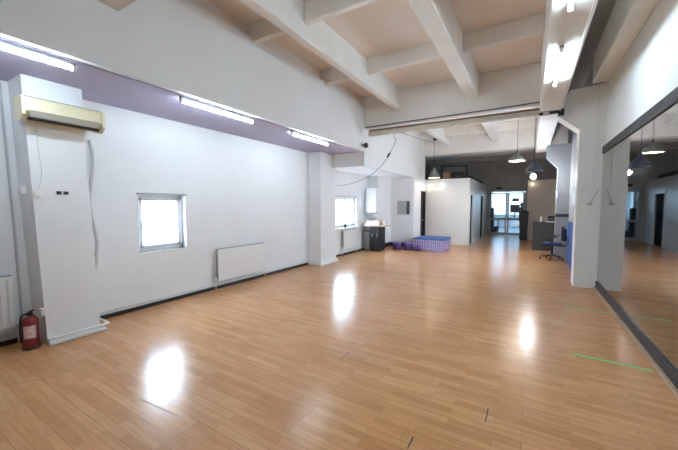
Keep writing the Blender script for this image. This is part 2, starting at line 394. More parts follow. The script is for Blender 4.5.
B(XL-.1, XL+.10, W2[0]-.04, W2[1]+.04, W2[2]-.025, W2[2], .004).build('sill', 'white', w2)
tag(B(XL-.06, XL+.012, W2[0]-.02, W2[1]+.02, W2[3]-.004, W2[3]+.022, .004).build('top_strip', 'grey', w2), 'grey top strip')
w7 = window_x(5, 'added window hidden behind the bracketed mirror column to light the back bay', XR2+.10, *W_ADDED, 2, side=-1)  # unseen window added to brighten back bay and alcove
w3 = window_x(3, 'small bright window beyond the bracketed mirror column', XR2+.10, *W3, 1, side=-1)
# rear windows (behind the viewer): frame, mullion, pane
# window of the back room
w = thing('window_4', 'wide bright window in the room beyond the glass doors', 'window', (-.4, 24.6, .9), kind='structure')
b = MB()
for (p, q, r, s) in ((-2.35, 1.6, .9, .97), (-2.35, 1.6, 2.68, 2.75), (-2.35, 1.6, 2.2, 2.25), *[(x-.04, x+.04, .9, 2.75) for x in (-2.31, -1.36, -.4, .6, 1.56)]):
    b.box(p, q, 24.56, 24.62, r, s, .006)
b.build('frame', 'pvc', w)
for k, (p, q) in enumerate(((-2.27, -1.40), (-1.32, -.44), (-.36, .56), (.64, 1.52))): B(p, q, 24.585, 24.595, .97, 2.68).build('pane', 'glass2', w)

# outside
g = struct(B(-40, -5.5, -40, 40, -3.2, -3).build('ground_outside', 'tile'), 'pale ground outside the windows', 'ground')
fb = thing('neighbour_building', 'pale building seen through the small left windows', 'building', (-12, 4, -3))
B(-14, -11, -2, 30, -3, 2.15).build('facade', 'facade', fb)
for k in range(10):
    y = -.55 + k*2.6
    f = B(-11.02, -10.94, y, y+1.0, 1.15, 2.0).build('window_surround', 'pvc', fb)
    B(-10.95, -10.93, y+.09, y+.91, 1.24, 1.91).build('pane', 'facade_win', f)
B(-11.0, -10.9, -2, 30, .75, .95, .01).build('ledge', 'facade', fb)

# ------------------------------------------------------------------ big mirror
mr = thing('wall_mirror', 'long wall mirror in black frame along the right wall', 'mirror', (XR-.01, 2.3, .045))
B(XR-.025, XR-.002, -3.0, 7.615, .12, 2.58).build('glass', 'mirror', mr)
B(XR-.045, XR-.002, -3.0, 7.615, 2.55, 2.68, .006).build('top_rail', 'frame', mr)
B(XR-.045, XR-.002, -3.0, 7.615, .045, .16, .006).build('bottom_rail', 'frame', mr)

# ------------------------------------------------------------------ lamps: fluorescent tubes
def batten(label, x, y0, y1, z, group, first=None):
    """z = surface it hangs on"""
    if first: return dup(first, (x, (y0+y1)/2, z), None, label)
    t = thing('tube_light', label, 'lamp', (x, (y0+y1)/2, z), group)
    tag(B(x-.022, x+.022, y0, y1, z-.035, z-.001, .004).build('batten', 'grey', t), 'grey batten')
    tag(MB().tube([(x, y0+.03, z-.062), (x, y1-.03, z-.062)], .0145, 14).build('tube', 'tube_left' if x < -1 else 'tube', t), 'glowing white tube')
    for y in (y0+.012, y1-.012):
        B(x-.02, x+.02, y-.012, y+.012, z-.085, z-.02, .004).build('end_holder', 'white', t)
    return t
GL = 'fluorescent tubes under the lilac soffit'; ZL = ZS-.014
t0 = batten('fluorescent tube nearest the viewer under the lilac soffit', -3.86, .15, 1.39, ZL, GL)
batten('middle fluorescent tube under the lilac soffit', -3.86, 2.48, 3.72, ZL, GL, t0)
batten('furthest fluorescent tube under the lilac soffit, nearest the alcove', -3.86, 4.68, 5.92, ZL, GL, t0)
GR = 'fluorescent tubes on the right beam'
t1 = batten('fluorescent tube on the right beam near the bracketed column', .25, 4.45, 5.67, 3.40, GR)
batten('fluorescent tube on the right beam cut by the top edge', .25, 2.36, 3.58, 3.40, GR, t1)
batten('unseen fluorescent tube added on the right beam above the viewer for fill light', .25, .3, 1.52, 3.40, GR, t1)  # out of view, added as fill light
tag(MB().tube([(.43, -6, 3.385), (.43, 7.4, 3.385)], .012, 8).build('conduit', 'pipe'), 'thin conduit along the right beam edge', 'conduit')

# pendant lamps
def pendant(label, x, y, zb, ztop, m, inner, bulb, R=.23, group='pendant lamps of the back bay', flat=1.):
    t = thing('pendant_lamp', label, 'lamp', (x, y, zb), group)
    H = .30*flat
    prof = [(.05, zb+H+.06), (.06, zb+H), (R*.48, zb+H*.80), (R*.8, zb+H*.40), (R, zb+.02), (R, zb)]
    MB().lathe((x, y, 0), prof, 28, open_ends=True).build('shade', m, t)
    prof2 = [(.03, zb+H-.01), (R*.46, zb+H*.76), (R*.78, zb+H*.37), (R-.006, zb+.006)]
    MB().lathe((x, y, 0), prof2, 28, open_ends=True).build('shade_lining', inner, t)
    MB().lathe((x, y, 0), [(.012, zb+H+.12), (.03, zb+H+.10), (.036, zb+H+.04), (.03, zb+H-.02)], 16).build('lamp_holder', 'dark', t)
    MB().ball((x, y, zb+.09), .05, 1.25).build('bulb', bulb, t)
    MB().tube([(x, y, zb+H+.1), (x, y, ztop-.05)], .006, 8).build('cord', 'dark', t)
    MB().lathe((x, y, 0), [(.02, ztop-.10), (.055, ztop-.075), (.055, ztop), ], 16).build('ceiling_rose', 'dark', t)
    return t
pendant('pale green pendant lamp before the white cubicle', -3.16, 12.25, 2.63, 4.12, 'shade', 'shade_in', 'bulb_low', .215)
pendant('grey green pendant lamp with glowing underside, left of the dark lamp', -.39, 11.27, 2.95, 4.4, 'shade', 'shade_in', 'bulb_lamp', .225, flat=.72)
pendant('dark pendant lamp hanging in front of a bright bare bulb', .07, 10.15, 2.50, 4.12, 'shade_dark', 'shade_dark', 'bulb_off', .205, flat=.8)
pl = thing('pendant_lamp', 'bright white bare bulb hanging behind the dark pendant lamp', 'lamp', (.055, 11.4, 2.47), 'pendant lamps of the back bay')
MB().ball((.055, 11.4, 2.47), .068, 1.1).build('bulb', 'bulb', pl)
MB().lathe((.055, 11.4, 0), [(.03, 2.54), (.035, 2.62), (.012, 2.68)], 14).build('lamp_holder', 'dark', pl)
MB().tube([(.055, 11.4, 2.66), (.055, 11.4, 4.40)], .006, 8).build('cord', 'dark', pl)
# wall bulbs on the cubicle front and on the partition
def wall_bulb(label, x, y, z, m):
    t = thing('wall_lamp', label, 'lamp', (x, y, z), 'small glowing wall lamps')
    MB().lathe((x, y, z), [(.05, 0), (.05, -.02), (.028, -.035), (.028, -.05)], 16, axis='y').build('base', 'white', t)
    MB().ball((x, y-.075, z), .036).build('bulb', m, t)
wall_bulb('warm round wall lamp on the cubicle front, left of the pair', -3.50, CY, 2.37, 'bulb_warm')
wall_bulb('white round wall lamp on the cubicle front, right of the pair', -3.08, CY, 2.37, 'bulb_pale')
wall_bulb('warm round wall lamp on the beige partition', .07, 17.0, 2.55, 'bulb_warm')

# ------------------------------------------------------------------ cross beam pipe, cables, sensor
tag(MB().tube([(-3.58, YC-.08, 3.405), (.10, YC-.08, 3.39)], .062, 14).build('heating_pipe', 'pipe'), 'thick cream pipe under the white cross beam', 'pipe')
for i in range(0): pass
tag(MB().tube([(-3.72, YC-.016, 3.60), (-2.2, YC-.016, 3.605), (-.8, YC-.016, 3.61), (.10, YC-.016, 3.62)], .011, 8).build('cable', 'dark'), 'black cable running along the white cross beam', 'cable')
sn = thing('speaker', 'small black speaker at the end of the bulkhead', 'speaker', (XB, 7.41, 3.13))
MB().lathe((XB+.02, 7.41, 3.13), [(.03, -.02), (.03, .03), (.062, .04), (.07, .09), (.055, .11)], 18, axis='x').build('body', 'dark', sn)
MB().lathe((XB, 7.41, 3.13), [(.04, .0), (.04, .02)], 14, axis='x').build('bracket', 'steel', sn)
tag(MB().tube([(-3.58, YC-.06, 3.492), (-1.8, YC-.062, 3.482), (.10, YC-.06, 3.478)], .022, 8).build('cable', 'jointm'), 'brown strip standing in for the shadow line above the thick cream pipe', 'cable')  # added tube drawn as the shadow line between beam and pipe
# hanging cable with connector
hc = thing('hanging_cable', 'thin dark cable drooping from the cross beam to the left pilaster', 'cable', (-3.1, 7.85, 3.5))
def arc(pts, n=8):
    out = []; P = [Vector(p) for p in pts]; P = [2*P[0]-P[1]] + P + [2*P[-1]-P[-2]]
    for i in range(1, len(P)-2):
        for k in range(n):
            t = k/n; a, b_, c, d = P[i-1], P[i], P[i+1], P[i+2]
            out.append(.5*((2*b_) + (c-a)*t + (2*a-5*b_+4*c-d)*t*t + (3*b_-a-3*c+d)*t**3))
    out.append(P[-2]); return out
HP = [(-3.035, 7.85, 3.57), (-3.07, 7.85, 3.36), (-3.02, 7.85, 3.27), (-3.12, 7.85, 3.06), (-3.26, 7.85, 2.83), (-3.45, 7.85, 2.62), (-3.73, 7.84, 2.41), (-4.12, 7.8, 2.24), (-4.45, 7.75, 2.17), (-4.68, 7.66, 2.15)]
MB().tube(arc(HP), .0065, 8).build('cable', 'dark', hc)
tag(B(-3.09, -3.05, 7.83, 7.87, 3.30, 3.44, .008).build('plug', 'white', hc), 'white plug')
tag(MB().tube([(-3.18, 7.85, 2.96), (-3.25, 7.85, 2.85)], .024, 10).build('connector', 'dark', hc), 'black connector')
tag(MB().tube(arc([(-3.35, 8.12, 3.64), (-3.28, 9.5, 3.74), (-3.2, 11.0, 3.83), (-3.16, 12.22, 3.95)]), .006, 8).build('cable', 'dark'), 'thin cable slanting to the pale green pendant lamp', 'cable')
# dark bracket where the right beam meets the cross beam
br = thing('beam_bracket', 'dark metal bracket under the right beam by the bracketed column', 'bracket', (.28, 7.42, 3.30))
B(.10, .46, 7.40, 7.46, 3.345, 3.395, .006).build('plate', 'frame', br)
B(.40, .50, 7.40, 7.52, 3.30, 3.42, .01).build('clamp', 'dark', br)
tag(B(.16, .26, 7.37, 7.40, 3.35, 3.39, .006).build('box', 'white', br), 'white junction box')
# right column fittings
jb = thing('junction_box', 'white junction box high on the bracketed mirror column', 'switch box', (1.0, 7.6, 3.48))
B(.955, 1.05, 7.565, 7.62, 3.48, 3.58, .01).build('cover', 'white', jb)
tag(MB().tube([(1.0, 7.605, 3.48), (1.0, 7.605, 2.66), (1.0, 7.605, 2.0)], .008, 8).build('conduit', 'wallr'), 'thin pale conduit down the bracketed mirror column', 'conduit')
hk = thing('wall_hook', 'small metal arm hook on the bracketed mirror column', 'hook', (.95, 7.6, 1.62))
B(.93, 1.0, 7.59, 7.62, 1.60, 1.645, .006).build('plate', 'steel', hk)
MB().tube([(.97, 7.58, 1.62), (1.03, 7.52, 1.78), (1.07, 7.50, 1.88)], .007, 8).build('arm', 'steel', hk)

# ------------------------------------------------------------------ air conditioner
AX0, AX1, AY0, AY1, AZ0, AZ1 = -4.66, -4.43, 1.135, 1.865, 2.475, 2.715
ac = thing('air_conditioner', 'aged cream wall air conditioner on the near left pilaster', 'air conditioner', (-4.66, 1.52, 2.46))
b = MB(); b.prism([(AX0, AZ0+.03), (AX0, AZ1), (AX1-.03, AZ1), (AX1, AZ1-.03), (AX1+.005, AZ0+.09), (AX1-.02, AZ0+.075), (AX1-.09, AZ0)], 1, AY0+.02, AY1-.02)
b.build('body', 'cream', ac)
for (a, c) in ((AY0, AY0+.028), (AY1-.028, AY1)):
    b = MB(); b.prism([(AX0, AZ0+.02), (AX0, AZ1+.004), (AX1-.025, AZ1+.004), (AX1+.008, AZ1-.03), (AX1+.014, AZ0+.05), (AX1-.07, AZ0-.008)], 1, a, c)
    b.build('end_cap', 'cream', ac)
b = MB(); b.prism([(AX1+.004, AZ0+.105), (AX1+.016, AZ0+.10), (AX1-.006, AZ0+.034), (AX1-.022, AZ0+.036)], 1, AY0+.06, AY1-.05)
tag(b.build('louvre', 'louvre', ac), 'grey beige louvre flap')
b = MB(); b.prism([(AX1-.02, AZ0+.034), (AX1-.012, AZ0+.030), (AX1-.05, AZ0+.004), (AX1-.06, AZ0+.01)], 1, AY0+.05, AY1-.05)
tag(b.build('outlet', 'dark', ac), 'black air outlet')
b = MB()
for k in range(5): b.box(AX1-.004, AX1+.0015, 1.505+k*.012, 1.513+k*.012, AZ0+.15, AZ0+.157)
tag(b.build('badge', 'louvre', ac), 'tiny grey lettering')
tag(B(AX0+.01, AX1-.02, AY0+.03, AY1-.03, AZ1-.002, AZ1+.006, .002).build('intake_grille', 'louvre', ac), 'grey intake grille')
# hoses and wires around the pilaster
tag(MB().tube(arc([(-5.06, 1.13, 2.95), (-5.06, 1.155, 2.0), (-5.06, 1.175, 1.2), (-5.06, 1.19, .0)]), .013, 8).build('conduit', 'hose'), 'white conduit beside the near left pilaster', 'conduit')
sb = thing('switch_box', 'white switch box on the conduit beside the near pilaster', 'switch box', (-4.9, 1.2, 1.72))
B(-4.93, -4.84, 1.19, 1.25, 1.72, 1.81, .008).build('cover', 'white', sb)
B(-4.90, -4.87, 1.184, 1.192, 1.745, 1.785, .003).build('switch', 'enamel', sb)
so = thing('power_socket', 'white power socket low on the near pilaster side', 'socket', (-4.8, 1.2, .34))
B(-4.745, -4.668, 1.255, 1.29, .35, .43, .006).build('cover', 'white', so)
MB().lathe((-4.706, 1.251, .39), [(.026, .006), (.026, 0), (.02, .001)], 16, axis='y').build('insert', 'enamel', so)
pc = thing('hanging_wire', 'white power wire hanging from the air conditioner', 'wire', (-4.64, 1.30, 1.70))
MB().tube(arc([(-4.63, 1.29, 2.47), (-4.645, 1.31, 2.2), (-4.645, 1.325, 1.95), (-4.64, 1.29, 1.78), (-4.64, 1.27, 1.74)]), .007, 8).build('cable', 'enamel', pc)
B(-4.655, -4.62, 1.25, 1.30, 1.69, 1.75, .008).build('plug', 'enamel', pc)
hp = []
for k in range(90):
    z = 2.46 - k*.0195; hp.append((-5.04+.006*math.sin(k*.21), 1.93+.03*math.sin(k*.11), z))
tag(MB().tube(hp, [(.017 + (.004 if k % 2 else 0) + (.008 if k > 80 else 0)) for k in range(90)], 10).build('drain_hose', 'hose'), 'white corrugated drain hose down the near left pilaster', 'hose')
dp = thing('socket_plate', 'white plate with two small black sockets on the near pilaster', 'socket', (-4.66, 1.5, 1.72))
B(-4.663, -4.655, 1.43, 1.57, 1.715, 1.765, .002).build('plate', 'wall', dp)
for y in (1.442, 1.508): tag(B(-4.658, -4.648, y, y+.045, 1.722, 1.758, .003).build('insert', 'dark', dp), 'black insert')

# ------------------------------------------------------------------ radiators
def panel_radiator(label, y0, y1, z0, z1, ribs=0, x=XL):
    r = thing('radiator', label, 'radiator', (x+.07, (y0+y1)/2, z0))
    b = MB(); b.box(x+.085, x+.105, y0, y1, z0, z1, .008)
    if ribs:
        n = int((y1-y0)/ribs)
        for k in range(n):
            yc = y0 + (k+.5)*(y1-y0)/n
            b.box(x+.09, x+.135, yc-ribs*.33, yc+ribs*.33, z0+.03, z1-.03, .014)
    b.build('front_panel', 'enamel', r)
    B(x+.035, x+.05, y0+.01, y1-.01, z0+.01, z1-.01, .006).build('rear_panel', 'enamel', r)
    b = MB(); b.box(x+.035, x+.1, y0, y1, z1-.006, z1+.012, .004)
    k = y0+.04
    b.build('top_grille', 'grey', r)
    for y in (y0+.002, y1-.006):
        B(x+.035, x+.1, y-.003, y+.007, z0+.02, z1, .002).build('side_cover', 'grey' if y < (y0+y1)/2 else 'enamel', r)
    for y in (y0+.15, y1-.15):
        B(x+.001, x+.037, y-.02, y+.02, z0+.1, z1-.08, .004).build('bracket', 'steel', r)
    for y in (y0-.035, y1+.03):
        MB().tube([(x+.072, y, .02), (x+.072, y, z0+.05), (x+.065, y + (.04 if y < y0 else -.035), z0+.05)], .010, 8).build('pipe', 'enamel', r)
        MB().tube([(x+.072, y, z0+.02), (x+.072, y, z0+.085)], .02, 10).build('valve', 'white', r)
    return r
panel_radiator('flat white panel radiator right of the small left window', 3.86, 5.09, .16, .765)
panel_radiator('ribbed white radiator at the left edge of the photo', .20, 1.11, .19, .80, ribs=.06)
panel_radiator('small white radiator beneath the alcove window', 8.54, 9.42, .21, .78)
mg = thing('soap_dispenser', 'small dark cup on the alcove windowsill', 'cup', (XL+.05, 8.62, W2[2]))
MB().lathe((XL+.05, 8.72, W2[2]), [(.04, 0), (.045, .06), (.04, .1), (.03, .13)], 14).build('cup', 'dark', mg)
mg.name = 'cup'

# ------------------------------------------------------------------ fire extinguisher
ex, ey = -4.735, 1.175
fe = thing('fire_extinguisher', 'red fire extinguisher on the floor beside the near pilaster', 'fire extinguisher', (ex, ey, 0))
MB().lathe((ex, ey, 0), [(.066, .0), (.072, .008), (.072, .30), (.066, .335), (.045, .362), (.028, .372)], 28).build('cylinder', 'red', fe)
vs, fs = [], []
for i in range(13):
    a = -1.15 + 1.5*i/12
    for z in (.13, .27): vs.append((ex+.0735*math.cos(a), ey+.0735*math.sin(a), z))
for i in range(12): fs.append([2*i, 2*i+2, 2*i+3, 2*i+1])
tag(MB().add(vs, fs, True).build('label_sheet', 'label', fe), 'white printed label')
MB().lathe((ex, ey, 0), [(.026, .368), (.026, .395), (.02, .41)], 14).build('valve', 'dark', fe)
MB().tube([(ex-.03, ey, .405), (ex+.01, ey, .415), (ex+.085, ey+.01, .445)], .010, 8).build('lever', 'red', fe)
MB().tube([(ex-.02, ey, .395), (ex+.03, ey, .395), (ex+.08, ey+.005, .402)], .009, 8).build('handle', 'dark', fe)
MB().tube(arc([(ex, ey-.02, .395), (ex-.02, ey-.065, .37), (ex-.01, ey-.082, .26), (ex+.0, ey-.084, .09)]), .010, 8).build('hose', 'dark', fe)
MB().lathe((ex, ey, 0), [(.0755, .0), (.0755, .022), (.073, .028)], 24).build('foot_ring', 'dark', fe)

# ------------------------------------------------------------------ alcove: boiler, sink, cabinet
bo = thing('boiler', 'white wall boiler above the sink in the alcove', 'boiler', (-4.98, 10.3, 1.29))
BX0, BX1, BY0 = -5.0, -4.59, 10.1
b = B(BX0, BX1, BY0, 10.418, 1.32, 2.2, .03, 3); b.build('casing', 'white', bo)
tag(B(BX0+.05, BX1-.05, BY0-.004, BY0+.02, 1.35, 1.43, .006).build('control_panel', 'grey', bo), 'grey control panel')
for x in (-4.95, -4.85, -4.75): MB().tube([(x, 10.28, 1.325), (x, 10.28, 1.14), (x, 10.405, 1.10)], .011, 8).build('pipe', 'steel', bo)
cb = thing('sink_cabinet', 'dark cabinet below the pinkish sink shelf', 'cabinet', (-4.6, 10.1, 0))
B(-4.74, -4.36, 9.92, 10.40, .04, .87, .008).build('body', 'black', cb)
for (x0, x1) in ((-4.73, -4.555), (-4.545, -4.37)):
    d = B(x0, x1, 9.90, 9.922, .07, .84, .006).build('door', 'black', cb)
    B((x0+x1)/2-.012, (x0+x1)/2+.012, 9.888, 9.902, .5, .62, .004).build('handle', 'steel', d)
B(-4.72, -4.38, 9.95, 10.38, 0, .045).build('plinth', 'dark', cb)
sk = thing('sink_shelf', 'pinkish wooden sink top between boiler and dark cabinet', 'sink', (-4.6, 10.1, .87))
B(-4.95, -4.14, 9.84, 10.41, .872, .91, .006).build('countertop', 'shelf', sk)
b = MB(); X0, X1, Y0, Y1 = -4.88, -4.34, 9.86, 10.34
b.box(X0, X1, Y0, Y0+.03, .91, 1.05, .008); b.box(X0, X1, Y1-.03, Y1, .91, 1.05, .008); b.box(X0, X0+.03, Y0, Y1, .91, 1.05, .008); b.box(X1-.03, X1, Y0, Y1, .91, 1.05, .008); b.box(X0, X1, Y0, Y1, .91, .925)
b.build('basin', 'shelf', sk)
MB().tube(arc([(-4.66, 10.38, .91), (-4.66, 10.38, 1.14), (-4.66, 10.30, 1.20), (-4.66, 10.2, 1.15)]), .012, 8).build('tap', 'steel', sk)
gb = thing('water_heater', 'grey floor standing canister left of the dark cabinet', 'canister', (-4.98, 10.1, 0))
B(-5.0, -4.77, 9.98, 10.36, .02, .66, .02).build('body', 'grey', gb)
B(-4.99, -4.78, 9.99, 10.35, .66, .70, .015).build('lid', 'desk', gb)
gb.name = 'canister'
bt = thing('soap_bottle', 'small white bottle on the sink shelf end', 'bottle', (-4.24, 10.0, .912))
MB().lathe((-4.24, 10.0, .912), [(.03, 0), (.033, .02), (.033, .11), (.012, .13), (.012, .15)], 14).build('body', 'white', bt)
B(-4.255, -4.225, 9.99, 10.01, 1.06, 1.085, .004).build('pump', 'enamel', bt)
tl = thing('wall_picture', 'narrow bright white panel left of the grey picture', 'picture', (-4.58, 11.63, 1.25))
B(-4.64, -4.46, 11.63, 11.649, 1.25, 1.74, .004).build('print', 'pattern', tl)  # pale panel with faint random mottling
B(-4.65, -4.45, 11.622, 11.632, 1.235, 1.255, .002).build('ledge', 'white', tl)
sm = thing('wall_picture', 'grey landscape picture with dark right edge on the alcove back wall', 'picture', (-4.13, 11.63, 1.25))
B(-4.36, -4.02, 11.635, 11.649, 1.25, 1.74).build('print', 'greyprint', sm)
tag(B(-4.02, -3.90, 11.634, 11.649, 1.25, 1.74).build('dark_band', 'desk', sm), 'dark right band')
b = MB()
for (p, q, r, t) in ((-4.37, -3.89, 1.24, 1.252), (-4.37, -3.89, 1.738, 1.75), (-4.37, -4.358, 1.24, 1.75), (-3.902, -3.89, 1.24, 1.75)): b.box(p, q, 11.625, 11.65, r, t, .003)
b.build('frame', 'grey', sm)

# ------------------------------------------------------------------ poufs and padded box
def pouf(label, x, y, r, h):
    t = thing('pouf', label, 'pouf', (x, y, 0), 'purple poufs in front of the alcove')
    MB().lathe((x, y, 0), [(r*.86, 0), (r*.98, .03), (r, h*.4), (r*.97, h*.72), (r*.93, h*.8)], 28).build('body', 'purple', t)
    tag(MB().lathe((x, y, 0), [(r*.96, h*.78), (r*1.02, h*.84), (r*.95, h*.95), (r*.6, h), (.02, h*.97)], 28).build('rim', 'purple2', t), 'paler purple top')
    return t
pouf('purple pouf standing left of the pair in the alcove', -4.07, 10.83, .165, .28)
pouf('purple pouf standing right of the pair, nearer the dotted box', -3.71, 10.98, .175, .28)
bx = thing('padded_box', 'dotted purple padded box with blue top', 'padded box', (-2.98, 11.3, 0))
B(-3.50, -2.46, 10.95, 12.0, 0, .385, .02).build('body', 'dots', bx)
tag(B(-3.53, -2.43, 10.93, 12.02, .385, .435, .02, 3).build('top_pad', 'blue', bx), 'blue top pad')
ln = thing('gym_bag', 'dark purple bag slumped against the dotted box', 'bag', (-3.5, 10.85, 0))
b = MB(); b.ball((-3.34, 10.82, .09), .10, .9); t = b
for v in b.bm.verts: v.co.x = -3.34 + (v.co.x+3.34)*1.5
for v in b.bm.verts: v.co.z = max(v.co.z, .0)
b.build('body', 'purple', ln)
MB().tube(arc([(-3.44, 10.80, .15), (-3.38, 10.78, .21), (-3.3, 10.78, .21), (-3.24, 10.80, .15)]), .01, 8).build('strap', 'dark', ln)

# ------------------------------------------------------------------ doors
def slab_door(n, label, axis, a0, a1, p, z1, m='void'):
    d = thing(f'door_{n}', label, 'door', ((a0+a1)/2 if axis == 'x' else p, p if axis == 'x' else (a0+a1)/2, 0), kind='structure')
    if axis == 'x':
        B(a0+.02, a1-.02, p+.03, p+.07, .01, z1-.02, .004).build('leaf', m, d)
        h = MB(); h.box(a1-.08, a1-.05, p-.02, p+.032, .98, 1.03, .005); h.build('handle', 'steel', d)
        b = MB(); b.box(a0, a0+.02, p-.012, p+.09, 0, z1); b.box(a1-.02, a1, p-.012, p+.09, 0, z1); b.box(a0, a1, p-.012, p+.09, z1-.02, z1); b.build('frame', 'dark', d)
    else:
        B(p-.08, p-.04, a0+.03, a1-.03, .01, z1-.04, .004).build('leaf', m, d)
        B(p-.042, p-.005, a1-.13, a1-.10, .98, 1.03, .005).build('handle', 'steel', d)
        b = MB(); b.box(p-.1, p+.015, a0-.05, a0+.03, 0, z1); b.box(p-.1, p+.015, a1-.03, a1+.05, 0, z1); b.box(p-.1, p+.03, a0-.07, a1+.07, z1-.04, z1+.08, .008)
        tag(b.build('frame', 'white', d), 'white frame')
    return d
d = thing('door_1', 'black door between the alcove wall and the white cubicle', 'door', (XB, 12.85, 0), kind='structure')
B(XB+.001, XB+.03, 12.62, 13.07, .01, 2.12, .004).build('leaf', 'void', d)
b = MB(); b.box(XB+.001, XB+.04, 12.57, 12.62, 0, 2.16); b.box(XB+.001, XB+.04, 13.06, 13.095, 0, 2.16); b.box(XB+.001, XB+.04, 12.57, 13.095, 2.11, 2.16); b.build('frame', 'black', d)
B(XB+.03, XB+.07, 12.66, 12.69, .98, 1.03, .005).build('handle', 'steel', d)
slab_door(2, 'dark door nearer the viewer in the cubicle side', 'y', D1[0], D1[1], CX, D1[3])
slab_door(3, 'dark door further along the cubicle side', 'y', D2[0], D2[1], CX, D2[3])
gd = thing('door_4', 'grey framed glass double doors at the far end', 'door', ((GX0+GX1)/2, YF, 0), kind='structure')
b = MB(); b.box(GX0, GX0+.08, YF-.02, YF+.1, 0, GZ); b.box(GX1-.06, GX1, YF-.02, YF+.1, 0, GZ); b.box(GX0, GX1, YF-.02, YF+.1, GZ-.07, GZ)
b.build('frame', 'alu', gd)
for k, (a, c) in enumerate(((GX0+.08, -1.02), (-1.01, GX1-.06))):
    f = .085; b = MB(); y0, y1 = YF+.01, YF+.06
    b.box(a, a+f, y0, y1, .01, GZ-.08, .006); b.box(c-f, c, y0, y1, .01, GZ-.08, .006); b.box(a, c, y0, y1, .01, .15, .006); b.box(a, c, y0, y1, GZ-.16, GZ-.08, .006); b.box(a, c, y0, y1, .84, .93, .006)
    lf = b.build('leaf', 'alu', gd)
    for (r, s) in ((.15, .84), (.93, GZ-.16)): B(a+f-.005, c-f+.005, YF+.03, YF+.04, r, s).build('pane', 'glass2', lf)
    hx = c-.045 if k == 0 else a+.045
    MB().tube([(hx, YF-.04, .98), (hx, YF-.04, 1.25)], .012, 8).build('handle', 'steel', lf)
sg = thing('sensor_box', 'small dark box above the glass double doors', 'sensor', (-1.42, YF, 2.44))
B(-1.56, -1.28, YF-.07, YF, 2.42, 2.53, .01).build('housing', 'dark', sg)
B(-1.50, -1.34, YF-.076, YF-.068, 2.44, 2.47, .002).build('lens', 'frame', sg)

# ------------------------------------------------------------------ back room contents
def shelf_unit(name, label, cat, x0, x1, y0, y1, z1, m):
    t = thing(name, label, cat, ((x0+x1)/2, (y0+y1)/2, 0))
    B(x0, x1, y0+.02, y1, 0, z1, .006).build('body', m, t)
    n = 3
    for k in range(n):
        d = B(x0+.015, x1-.015, y0, y0+.02, .03+k*(z1-.04)/n, .015+(k+1)*(z1-.04)/n, .004).build('drawer', m, t)
        B((x0+x1)/2-.06, (x0+x1)/2+.06, y0-.014, y0, .02+(k+.6)*(z1-.04)/n, .04+(k+.6)*(z1-.04)/n, .003).build('handle', 'steel', d)
shelf_unit('cabinet', 'tall grey cabinet behind the left glass door', 'cabinet', -2.45, -1.95, 20.2, 20.7, 2.5, 'grey')
shelf_unit('cabinet', 'dark low cabinet behind the left glass door', 'cabinet', -1.95, -1.72, 19.6, 20.1, 1.45, 'dark')
b = thing('vacuum_cleaner', 'small black box on the tiles behind the left glass door', 'box', (-1.6, 19.6, 0))
B(-1.72, -1.46, 19.5, 19.8, .08, .42, .03).build('body', 'dark', b)
for x in (-1.68, -1.5): MB().lathe((x, 19.56, .06), [(.06, -.015), (.06, .015)], 14, axis='x').build('wheel', 'frame', b)
b.name = 'floor_cleaner'; b['category'] = 'cleaner'
tb = thing('work_table', 'low grey table in the room behind the glass doors', 'table', (-.8, 21.3, 0))
B(-1.7, .1, 20.9, 21.7, .72, .76, .006).build('tabletop', 'grey', tb)
for (x, y) in ((-1.6, 21), (0, 21), (-1.6, 21.6), (0, 21.6)): B(x-.03, x+.03, y-.03, y+.03, 0, .72, .004).build('leg', 'grey', tb)
mn = thing('monitor', 'dark screen on the table behind the right glass door', 'monitor', (-.72, 21.3, .76))
B(-1.0, -.5, 21.28, 21.33, 1.15, 1.62, .01).build('screen', 'dark', mn)
B(-.79, -.71, 21.31, 21.37, .78, 1.3, .006).build('stand', 'dark', mn)
B(-.9, -.6, 21.2, 21.45, .76, .785, .005).build('base', 'dark', mn)
bx2 = thing('storage_box', 'small dark box on a high shelf behind the right glass door', 'box', (-.75, 22.4, 1.85))
sh = thing('wall_shelf', 'high shelf on posts behind the right glass door', 'shelf', (-.75, 22.4, 0))
B(-1.05, -.45, 22.2, 22.6, 1.82, 1.85, .004).build('board', 'grey', sh)
for x in (-1.03, -.47): B(x-.015, x+.015, 22.38, 22.42, 0, 1.82).build('post', 'grey', sh)
sh.name = 'shelf_stand'
B(-.95, -.58, 22.28, 22.52, 1.851, 2.0, .01).build('body', 'dark', bx2); B(-.96, -.57, 22.27, 22.53, 2.0, 2.03, .006).build('lid', 'desk', bx2)
mc = thing('standing_fan', 'dark upright standing fan behind the right glass door', 'fan', (-.36, 20.2, 0))
MB().lathe((-.36, 20.2, 0), [(.2, 0), (.2, .025), (.04, .06)], 20).build('base', 'dark', mc)
MB().tube([(-.36, 20.2, .05), (-.36, 20.2, 1.55)], [.028, .024], 10).build('pole', 'dark', mc)
MB().lathe((-.36, 20.18, 1.62), [(.04, .1), (.12, .05), (.12, 0), (.07, -.04)], 20, axis='y').build('head', 'dark', mc)
MB().tube([(-.36, 20.2, .9), (-.36, 20.2, 1.5)], [.09, .12], 12).build('motor_housing', 'frame', mc)

